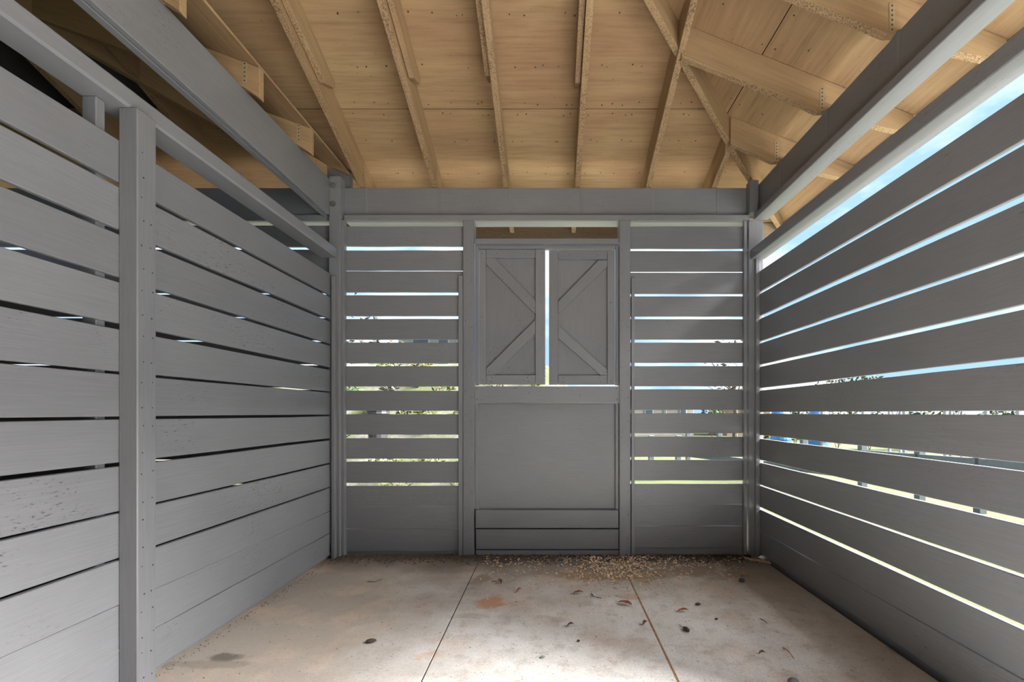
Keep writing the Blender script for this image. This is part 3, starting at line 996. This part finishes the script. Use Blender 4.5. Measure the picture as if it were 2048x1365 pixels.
def shrub(x, y, z, r, h, mi, label, group, n=170, size=0.07):
    root = empty('shrub', (x, y, z))
    tag(root, label, 'shrub', group)
    leaf_mesh('foliage', n, r, r, h * .46, LEAF_M[mi], size, 0, root, (x, y, z + h * .56))
    st = []
    for k in range(4):
        a = random.uniform(0, 6.28)
        st.append(tube([(x, y, z - .05), (x + math.cos(a) * r * .3, y + math.sin(a) * r * .3, z + h * .4), (x + math.cos(a) * r * .6, y + math.sin(a) * r * .6, z + h * .8)], .012, .004, 5))
    V, Fc = join(st)
    mesh_obj('stem', V, Fc, STEM, root)
    return root
random.seed(21)
placed = []
for i in range(400):
    if len(placed) >= 30:
        break
    y = random.uniform(6.0, 9.6)
    x = random.uniform(-.50, -.03) * y
    mi = random.choice((0, 0, 1, 2, 3))
    rr = random.uniform(.16, .30)
    if any(math.hypot(x - a, y - b2) < rr + c2 + .06 for a, b2, c2 in placed):
        continue
    if math.hypot(x + 2.72, y - 7.2) < rr + .25:
        continue
    placed.append((x, y, rr))
    shrub(x, y, bank_z(x, y), rr, random.uniform(.3, .65), mi, 'low %s shrub on the garden bank behind the end wall' % ('olive', 'deep green', 'yellow green', 'grey green')[mi], 'shrubs on the garden bank', 130, .05)
for i in range(7):
    y = 16.0 + .3 * (i % 2)
    x = 7.4 + 1.35 * i
    shrub(x, y, -.09, random.uniform(.52, .60), random.uniform(1.45, 1.9), i % 3, 'rounded %s shrub in the hedge row across the lawn' % ('olive', 'deep green', 'yellow green')[i % 3], 'hedge row across the lawn', 260, .10)
for i in range(5):
    x, y = 20.5 + i * 2.1, 20.5 - i * .8
    shrub(x, y, -.09, random.uniform(.7, .9), random.uniform(1.5, 2.0), 1, 'dark green shrub beyond the white braced fence', 'shrubs beyond the white fence', 260, .12)
shrub(8.9, 25.0, -.09, 0.75, 1.9, 1, 'green bush between the cream house and the tan shed', None, 320, .11)

def tree(label, x, y, h, r, mi, n=600):
    root = empty('tree', (x, y, -.09))
    tag(root, label, 'tree')
    V, Fc = tube([(x, y, -.1), (x + .05, y, h * .3), (x - .04, y + .05, h * .6)], .11, .06, 7)
    tr = mesh_obj('trunk', V, Fc, STEM, root)
    br = []
    for k in range(12):
        a, e = random.uniform(0, 6.28), random.uniform(.4, 1.2)
        z0 = h * random.uniform(.35, .6)
        L = r * random.uniform(.7, 1.1)
        br.append(tube([(x, y, z0), (x + math.cos(a) * L * .5, y + math.sin(a) * L * .5, z0 + L * e * .4), (x + math.cos(a) * L, y + math.sin(a) * L, z0 + L * e)], .035, .008, 5))
    V, Fc = join(br)
    mesh_obj('branches', V, Fc, STEM, root)
    leaf_mesh('foliage', n, r, r, h * .30, LEAF_M[mi], .12, 0, root, (x, y, h * .72))
tree('thin leafed tree far behind the slats beside the door', 7.3, 18.0, 4.2, 1.2, 3, 260)
tree('sparse tree on the skyline past the white house', -5.2, 13.0, 4.6, 1.1, 3, 260)
tree('olive tree far across the lawn behind the hedge row', 14.5, 22.0, 3.4, 1.5, 0, 500)

def timber_fence(label, pts, h, rails, mat, pw=0.10, rh=0.12, group=None):
    root = empty('fence', (pts[0][0], pts[0][1], -.09))
    tag(root, label, 'fence', group)
    for x, y in pts:
        box('post', x - pw / 2, x + pw / 2, y - pw / 2, y + pw / 2, -.2, h, mat, root, 0.006)
    for (xa, ya), (xb, yb) in zip(pts, pts[1:]):
        for z in rails:
            d = Vector((xb - xa, yb - ya, 0))
            m = frame(((xa + xb) / 2, (ya + yb) / 2, z), d, (0, 0, 1))
            off = Vector(m.col[2][:3]) * (pw / 2 + .016)
            if off.dot(Vector((-xa, -ya, 0))) < 0:
                off = -off
            m.translation = m.translation + off
            L = d.length + .04
            prism('rail', [(-L / 2, -rh / 2), (L / 2, -rh / 2), (L / 2, rh / 2), (-L / 2, rh / 2)], .03, m, mat, root, 0.003)
    return root
timber_fence('blue grey paddock fence crossing the lawn beside the bright wall', [(5.2 + .32 * k, 7.09 - .74 * k) for k in (-5.6, -4.3, -3.0, -1.7, -.4, .61, 1.47, 2.5, 3.6, 4.8)], H - .10, (H - .66, H - .20, H - 1.02), FENCE)
timber_fence('blue grey paddock fence across the lawn behind the slats by the door', [(.9 + .55 * k, 8.9 + .05 * k) for k in range(4)], H - .45, (H - .62, H - 1.0), FENCE)
timber_fence('white post and rail fence far across the lawn', [(13 * r_, 13.0) for r_ in (.60, .69, .78, .87, .96, 1.03, 1.12, 1.25)], H + .12, (H - .25, H - .75), WHITE, .09, .10)
def braced_gate(label, x, y):
    root = empty('braced_gate', (x, y, -.09))
    tag(root, label, 'gate')
    for s_ in (-1, 1):
        box('post', x + s_ * .14 - .025, x + s_ * .14 + .025, y - .03, y + .03, -.15, H + .14, WHITE, root, .004)
    for za, zb2 in ((H - .12, H + .10), (H - .7, H - .2)):
        for s_ in (-1, 1):
            d = Vector((.115 * s_, 0, zb2 - za))
            m = frame((x + .0575 * s_, y - .01, (za + zb2) / 2), d, (1, 0, 0))
            L = d.length
            prism('brace', [(-L / 2, -.017), (L / 2, -.017), (L / 2, .017), (-L / 2, .017)], .03, m, WHITE, root, .003)
    box('rail', x - .115, x + .115, y - .02, y + .02, H - .19, H - .13, WHITE, root, .003)
braced_gate('narrow white braced gate nearer to the half door wall', 8.87, 11.7)
braced_gate('narrow white braced gate farther along the white fence', 10.45, 11.7)

def house(label, x0, x1, y, z0, z1, wallm, wins, gable=.5):
    root = empty('house', ((x0 + x1) / 2, y, z0))
    tag(root, label, 'house')
    box('wall', x0, x1, y, y + 3.0, z0, z1, wallm, root, 0.01)
    m = frame(((x0 + x1) / 2, y + 1.5, z1), (1, 0, 0), (0, 1, 0))
    L = (x1 - x0) / 2 + .25
    V = [(x0 - .2, y - .3, z1), (x1 + .2, y - .3, z1), (x1 + .2, y + 3.3, z1), (x0 - .2, y + 3.3, z1), (x0 - .2, y + 1.5, z1 + gable), (x1 + .2, y + 1.5, z1 + gable)]
    mesh_obj('roof', V, [(0, 1, 5, 4), (2, 3, 4, 5), (0, 4, 3), (1, 2, 5), (3, 2, 1, 0)], TILE, root)
    for a, b2, za, zb2 in wins:
        f = box('window', a, b2, y - .05, y + .02, za, zb2, WHITE, root, .01)
        box('pane', a + .06, b2 - .06, y - .062, y - .04, za + .06, zb2 - .06, GLASS, f, 0)
    return root
h1 = house('low cream house far behind the slats by the door', 4.6, 8.2, 26.0, -.09, 2.0, CREAM, [(5.4, 5.9, .9, 1.45), (6.5, 6.65, .2, 1.9), (7.4, 7.8, .9, 1.5)], .35)
house('tan shed beside the cream house behind the slats', 10.1, 12.6, 26.0, -.09, 1.9, TANW, [(11.0, 11.5, .9, 1.4)], .35)
h2 = house('white house with tall blue windows above the garden bank', -5.0, -2.2, 15.0, -.09, 4.0, WHITE,
           [(-4.55, -3.95, 2.4, 3.75), (-3.72, -3.3, 2.4, 3.75), (-3.08, -2.62, 2.4, 3.75)], .3)

def lathe(prof, c, seg=18):
    vs, fs = [], []
    for r, z in prof:
        for i in range(seg):
            a = 2 * math.pi * i / seg
            vs.append((c[0] + r * math.cos(a), c[1] + r * math.sin(a), c[2] + z))
    n = len(prof)
    for k in range(n - 1):
        for i in range(seg):
            j = (i + 1) % seg
            fs.append((k * seg + i, k * seg + j, (k + 1) * seg + j, (k + 1) * seg + i))
    fs.append(tuple(range(seg))[::-1])
    fs.append(tuple(range((n - 1) * seg, n * seg)))
    return vs, fs
def barrel(label, x, y):
    V, Fc = lathe([(.24, 0), (.28, .08), (.30, .45), (.31, .50), (.30, .55), (.30, .95), (.27, 1.18)], (x, y, -.09))
    o = mesh_obj('plastic_barrel', V, Fc, BLUE, smooth=False)
    tag(o, label, 'barrel')
    V, Fc = lathe([(.29, 0), (.29, .10), (.24, .20)], (x, y, 1.09))
    mesh_obj('lid', V, Fc, BLUE, o)
barrel('blue plastic barrel by the hedge nearest the corner', 7.3, 14.4)
barrel('blue plastic barrel by the hedge farther from the corner', 8.5, 14.4)
bx0, by0 = -.378 * 7.2, 7.2
bz0 = bank_z(bx0, by0)
V, Fc = lathe([(.13, 0), (.16, .55), (.165, .60), (.175, .62), (.17, .66)], (bx0, by0, bz0 - .02), 14)
o = mesh_obj('garden_bin', V, Fc, DARKP)
tag(o, 'dark round bin standing among shrubs on the garden bank', 'bin')
V, Fc = lathe([(.18, 0), (.17, .03), (.05, .07), (.03, .10)], (bx0, by0, bz0 + .64), 14)
mesh_obj('lid', V, Fc, DARKP, o)

# ================================================================== litter on the floor
random.seed(5)
def fp(x, y, z=0.0):
    Y = H * F / (y - VY)
    return Vector(((x - VX) / F * Y, Y, z))
LEAFB = make_plain('dry_leaf_brown', (0.16, 0.085, 0.04), 0.8, 0.35, 40)
LEAFR = make_plain('dry_leaf_red', (0.30, 0.085, 0.05), 0.8, 0.35, 40)
LEAFT = make_plain('dry_leaf_tan', (0.42, 0.27, 0.13), 0.8, 0.3, 40)
PODM = make_plain('seed_pod_dark', (0.05, 0.04, 0.03), 0.7, 0.4, 60)
TWIGD = make_plain('twig_dark', (0.07, 0.055, 0.04), 0.85, 0.3, 40)
TWIGO = make_plain('twig_orange', (0.40, 0.19, 0.06), 0.8, 0.3, 40)
BARKP = make_plain('bark_pink', (0.42, 0.30, 0.25), 0.85, 0.3, 30)
STONE = make_plain('stone_grey', (0.17, 0.185, 0.18), 0.8, 0.25, 40)
CHIP = make_plain('wood_shaving', (0.62, 0.47, 0.33), 0.8, 0.45, 30)
CHIPD = make_plain('brown_crumbs', (0.055, 0.04, 0.028), 0.95, 0.4, 20)

def dry_leaf(label, x, y, L, wd, ang, mat):
    L, wd = L * .8, wd * .8
    c = fp(x, y, .004)
    n, vs, fs = 8, [], []
    for i in range(n + 1):
        u = i / n
        hw = wd / 2 * math.sin(math.pi * min(1, u * .96 + .02)) ** .8
        lift = .010 * math.sin(math.pi * u) + .004 * u
        for s_ in (-1, 0, 1):
            vs.append((L * (u - .5), hw * s_, lift + (.006 if s_ else 0) + .002 * math.sin(u * 9 + s_)))
    for i in range(n):
        for k in range(2):
            a = i * 3 + k
            fs.append((a, a + 3, a + 4, a + 1))
    m = Matrix.Translation(c) @ Matrix.Rotation(ang, 4, 'Z')
    o = mesh_obj('dry_leaf', vs, fs, mat, None, m, smooth=True)
    tag(o, label, 'leaf')
    V, Fc = tube([(-L * .5, 0, .004), (-L * .62, .003, .006), (-L * .78, .008, .003)], .0013, .0008, 5)
    mesh_obj('stalk', V, Fc, TWIGD, o, m)
    return o
dry_leaf('red curled leaf near the middle of the floor', 1156, 1189, .085, .035, .3, LEAFR)
dry_leaf('red brown leaf beside the rusty floor joint', 1250, 1210, .11, .055, -.5, LEAFR)
dry_leaf('brown pointed leaf at the edge of the pale patch below the lower door panel', 1000, 1166, .10, .035, 1.9, LEAFB)
dry_leaf('small red leaf to the left of the red curled leaf', 1038, 1184, .075, .022, 1.1, LEAFR)
dry_leaf('tan leaf lying in the rusty floor joint', 1290, 1250, .06, .03, .9, LEAFB)
dry_leaf('small pink leaf on the slab beside the bright wall', 1366, 1225, .085, .03, .1, LEAFR)
dry_leaf('tan crumpled leaf by the far corner of the bright wall', 1488, 1152, .08, .04, .7, LEAFT)
dry_leaf('tiny brown leaf in the pale middle of the floor', 1141, 1254, .05, .028, .4, LEAFB)
dry_leaf('small brown leaf near the front edge right of the pale middle', 1524, 1311, .045, .024, .2, LEAFB)

def pod(label, x, y, L, wd, ang, mat=PODM, name='seed_pod', stalk=True, h=None):
    L, wd = L * .75, wd * .75
    c = fp(x, y)
    h = h or wd * .8
    bm = bmesh.new()
    bmesh.ops.create_icosphere(bm, subdivisions=3, radius=1)
    for v_ in bm.verts:
        k = 1 + .10 * mnoise.noise(v_.co * 2.3 + Vector((x, y, 0)))
        tp = 1 - .35 * max(0, v_.co.x)
        v_.co = Vector((v_.co.x * L / 2, v_.co.y * wd / 2 * tp, max(v_.co.z, -.75) * h / 2 * tp)) * k
    me = bpy.data.meshes.new(name)
    bm.to_mesh(me); bm.free()
    for p_ in me.polygons: p_.use_smooth = True
    me.materials.append(mat)
    o = bpy.data.objects.new(name, me)
    m = Matrix.Translation(c + Vector((0, 0, h * .36))) @ Matrix.Rotation(ang, 4, 'Z')
    o.matrix_basis = m
    put(o, None)
    tag(o, label, 'stone' if name == 'stone' else 'seed pod')
    if stalk:
        V, Fc = tube([(L * .45, 0, 0), (L * .8, .004, -h * .1), (L * 1.25, -.006, -h * .25)], .0022, .001, 5)
        mesh_obj('stalk', V, Fc, TWIGD, o, m)
    return o
pod('dark seed pod with a thin stalk on the slab beside the bright wall', 1372, 1262, .075, .04, 1.9)
pod('small dark pod in the middle of the slab beside the bright wall', 1396, 1211, .05, .03, .2, stalk=False)
pod('dark clump near the far corner of the bright wall', 1484, 1164, .07, .05, .5, stalk=False)
pod('tiny dark pod in the pale middle of the floor', 1157, 1284, .025, .02, .5, stalk=False)
pod('dark brown clump on the dusty slab beside the partition', 742, 1286, .075, .04, .4, CHIPD, stalk=False)
pod('small dark pod near the orange twig', 1433, 1240, .03, .02, .5, stalk=False)
pod('grey stone at the front edge of the floor', 1587, 1368, .075, .05, .2, STONE, 'stone', False)
pod('small grey pebble near the front of the pale middle', 1085, 1317, .035, .022, .2, STONE, 'stone', False)

def twig(label, pts, r, mat):
    w3 = [fp(x, y, r + .001 + (.006 if 0 < i < len(pts) - 1 else 0)) for i, (x, y) in enumerate(pts)]
    V, Fc = tube(w3, r, r * .5, 6)
    o = mesh_obj('twig', V, Fc, mat)
    tag(o, label, 'twig')
twig('dark bent twig near the middle of the floor', [(1183, 1190), (1187, 1197), (1193, 1198.5), (1203, 1199)], .004, TWIGD)
twig('orange twig on the slab beside the bright wall', [(1566, 1298), (1576, 1306), (1588, 1320)], .0035, TWIGO)
twig('short brown twig near the far end of the bright wall', [(1521, 1240), (1528, 1245), (1534, 1249)], .003, TWIGD)
twig('thin dark twig on the dusty slab under the shrub view slats', [(735, 1165), (750, 1167), (764, 1160)], .003, TWIGD)
twig('pale straw lying near the right hand door post foot', [(1415, 1132), (1428, 1130), (1440, 1129)], .003, LEAFT)
w3 = [fp(x, y, .006) for x, y in ((1486, 1117), (1500, 1122), (1518, 1124), (1540, 1129))]
vs, fs = [], []
for i, p_ in enumerate(w3):
    for k, dy in enumerate((-.03, 0, .03)):
        vs.append((p_.x, p_.y + dy * (.5 + .5 * math.sin(i * 2 + 1) ** 2), .004 + (.016 if k == 1 else .002)))
for i in range(3):
    for k in range(2):
        a = i * 3 + k
        fs.append((a, a + 3, a + 4, a + 1))
o = mesh_obj('bark_strip', vs, fs, BARKP, smooth=True)
tag(o, 'long pinkish bark strip in the far corner by the bright wall', 'bark')

# wood shavings swept together before the door
vs, fs = [], []
def chip(c, L, wd, vs, fs):
    a = random.uniform(0, 6.28)
    e = Vector((math.cos(a), math.sin(a), 0)); f_ = Vector((-e.y, e.x, 0))
    t_ = random.uniform(-.3, .3)
    k = len(vs)
    up = Vector((0, 0, 1))
    vs.extend([c - e * L - f_ * wd + up * .001, c - e * L + f_ * wd + up * (.001 + abs(t_) * wd), c + f_ * wd + up * (.004 + L * .3), c - f_ * wd + up * (.004 + L * .2),
               c + e * L - f_ * wd + up * .001, c + e * L + f_ * wd + up * (.002 + abs(t_) * wd)])
    fs.extend([(k, k + 3, k + 2, k + 1), (k + 3, k + 4, k + 5, k + 2)])
for _ in range(1300):
    u = random.gauss(0, 1)
    if random.random() < .55:
        x, y = random.gauss(1240, 55), 1110 + abs(random.gauss(18, 24))
    else:
        x, y = random.uniform(960, 1490), 1112 + abs(random.gauss(0, 34))
    if y > 1250: continue
    c = fp(x, y)
    if c.y > 3.93 or c.x > 1.75: continue
    chip(c, random.uniform(.005, .016), random.uniform(.003, .007), vs, fs)
o = mesh_obj('wood_shavings', vs, fs, CHIP)
tag(o, 'pale wood shavings strewn on the floor before the half door', 'shavings', kind='stuff')
vs, fs = [], []
def crumb(c, r, vs, fs):
    k = len(vs)
    for dx, dy, dz in ((1, 0, 0), (-.5, .87, 0), (-.5, -.87, 0), (0, 0, 1)):
        vs.append(c + Vector((dx * random.uniform(.6, 1.3), dy * random.uniform(.6, 1.3), dz * random.uniform(.5, 1.1))) * r)
    fs.extend([(k, k + 1, k + 3), (k + 1, k + 2, k + 3), (k + 2, k, k + 3)])
for _ in range(3200):
    x = random.uniform(-1.82, 1.72)
    y = 3.945 - abs(random.gauss(0, .085))
    crumb(Vector((x, y, 0)), random.uniform(.003, .011) * (1.5 if y > 3.9 else 1), vs, fs)
for _ in range(260):
    y = random.uniform(2.1, 3.95)
    crumb(Vector((-1.865 + abs(random.gauss(0, .03)), y, 0)), random.uniform(.002, .005), vs, fs)
for _ in range(420):
    crumb(Vector((random.uniform(-1.8, 1.7), random.uniform(2.1, 3.8), 0)), random.uniform(.0015, .004), vs, fs)
o = mesh_obj('dirt_crumbs', vs, fs, CHIPD)
tag(o, 'dark dirt crumbs gathered along the foot of the walls', 'dirt', kind='stuff')
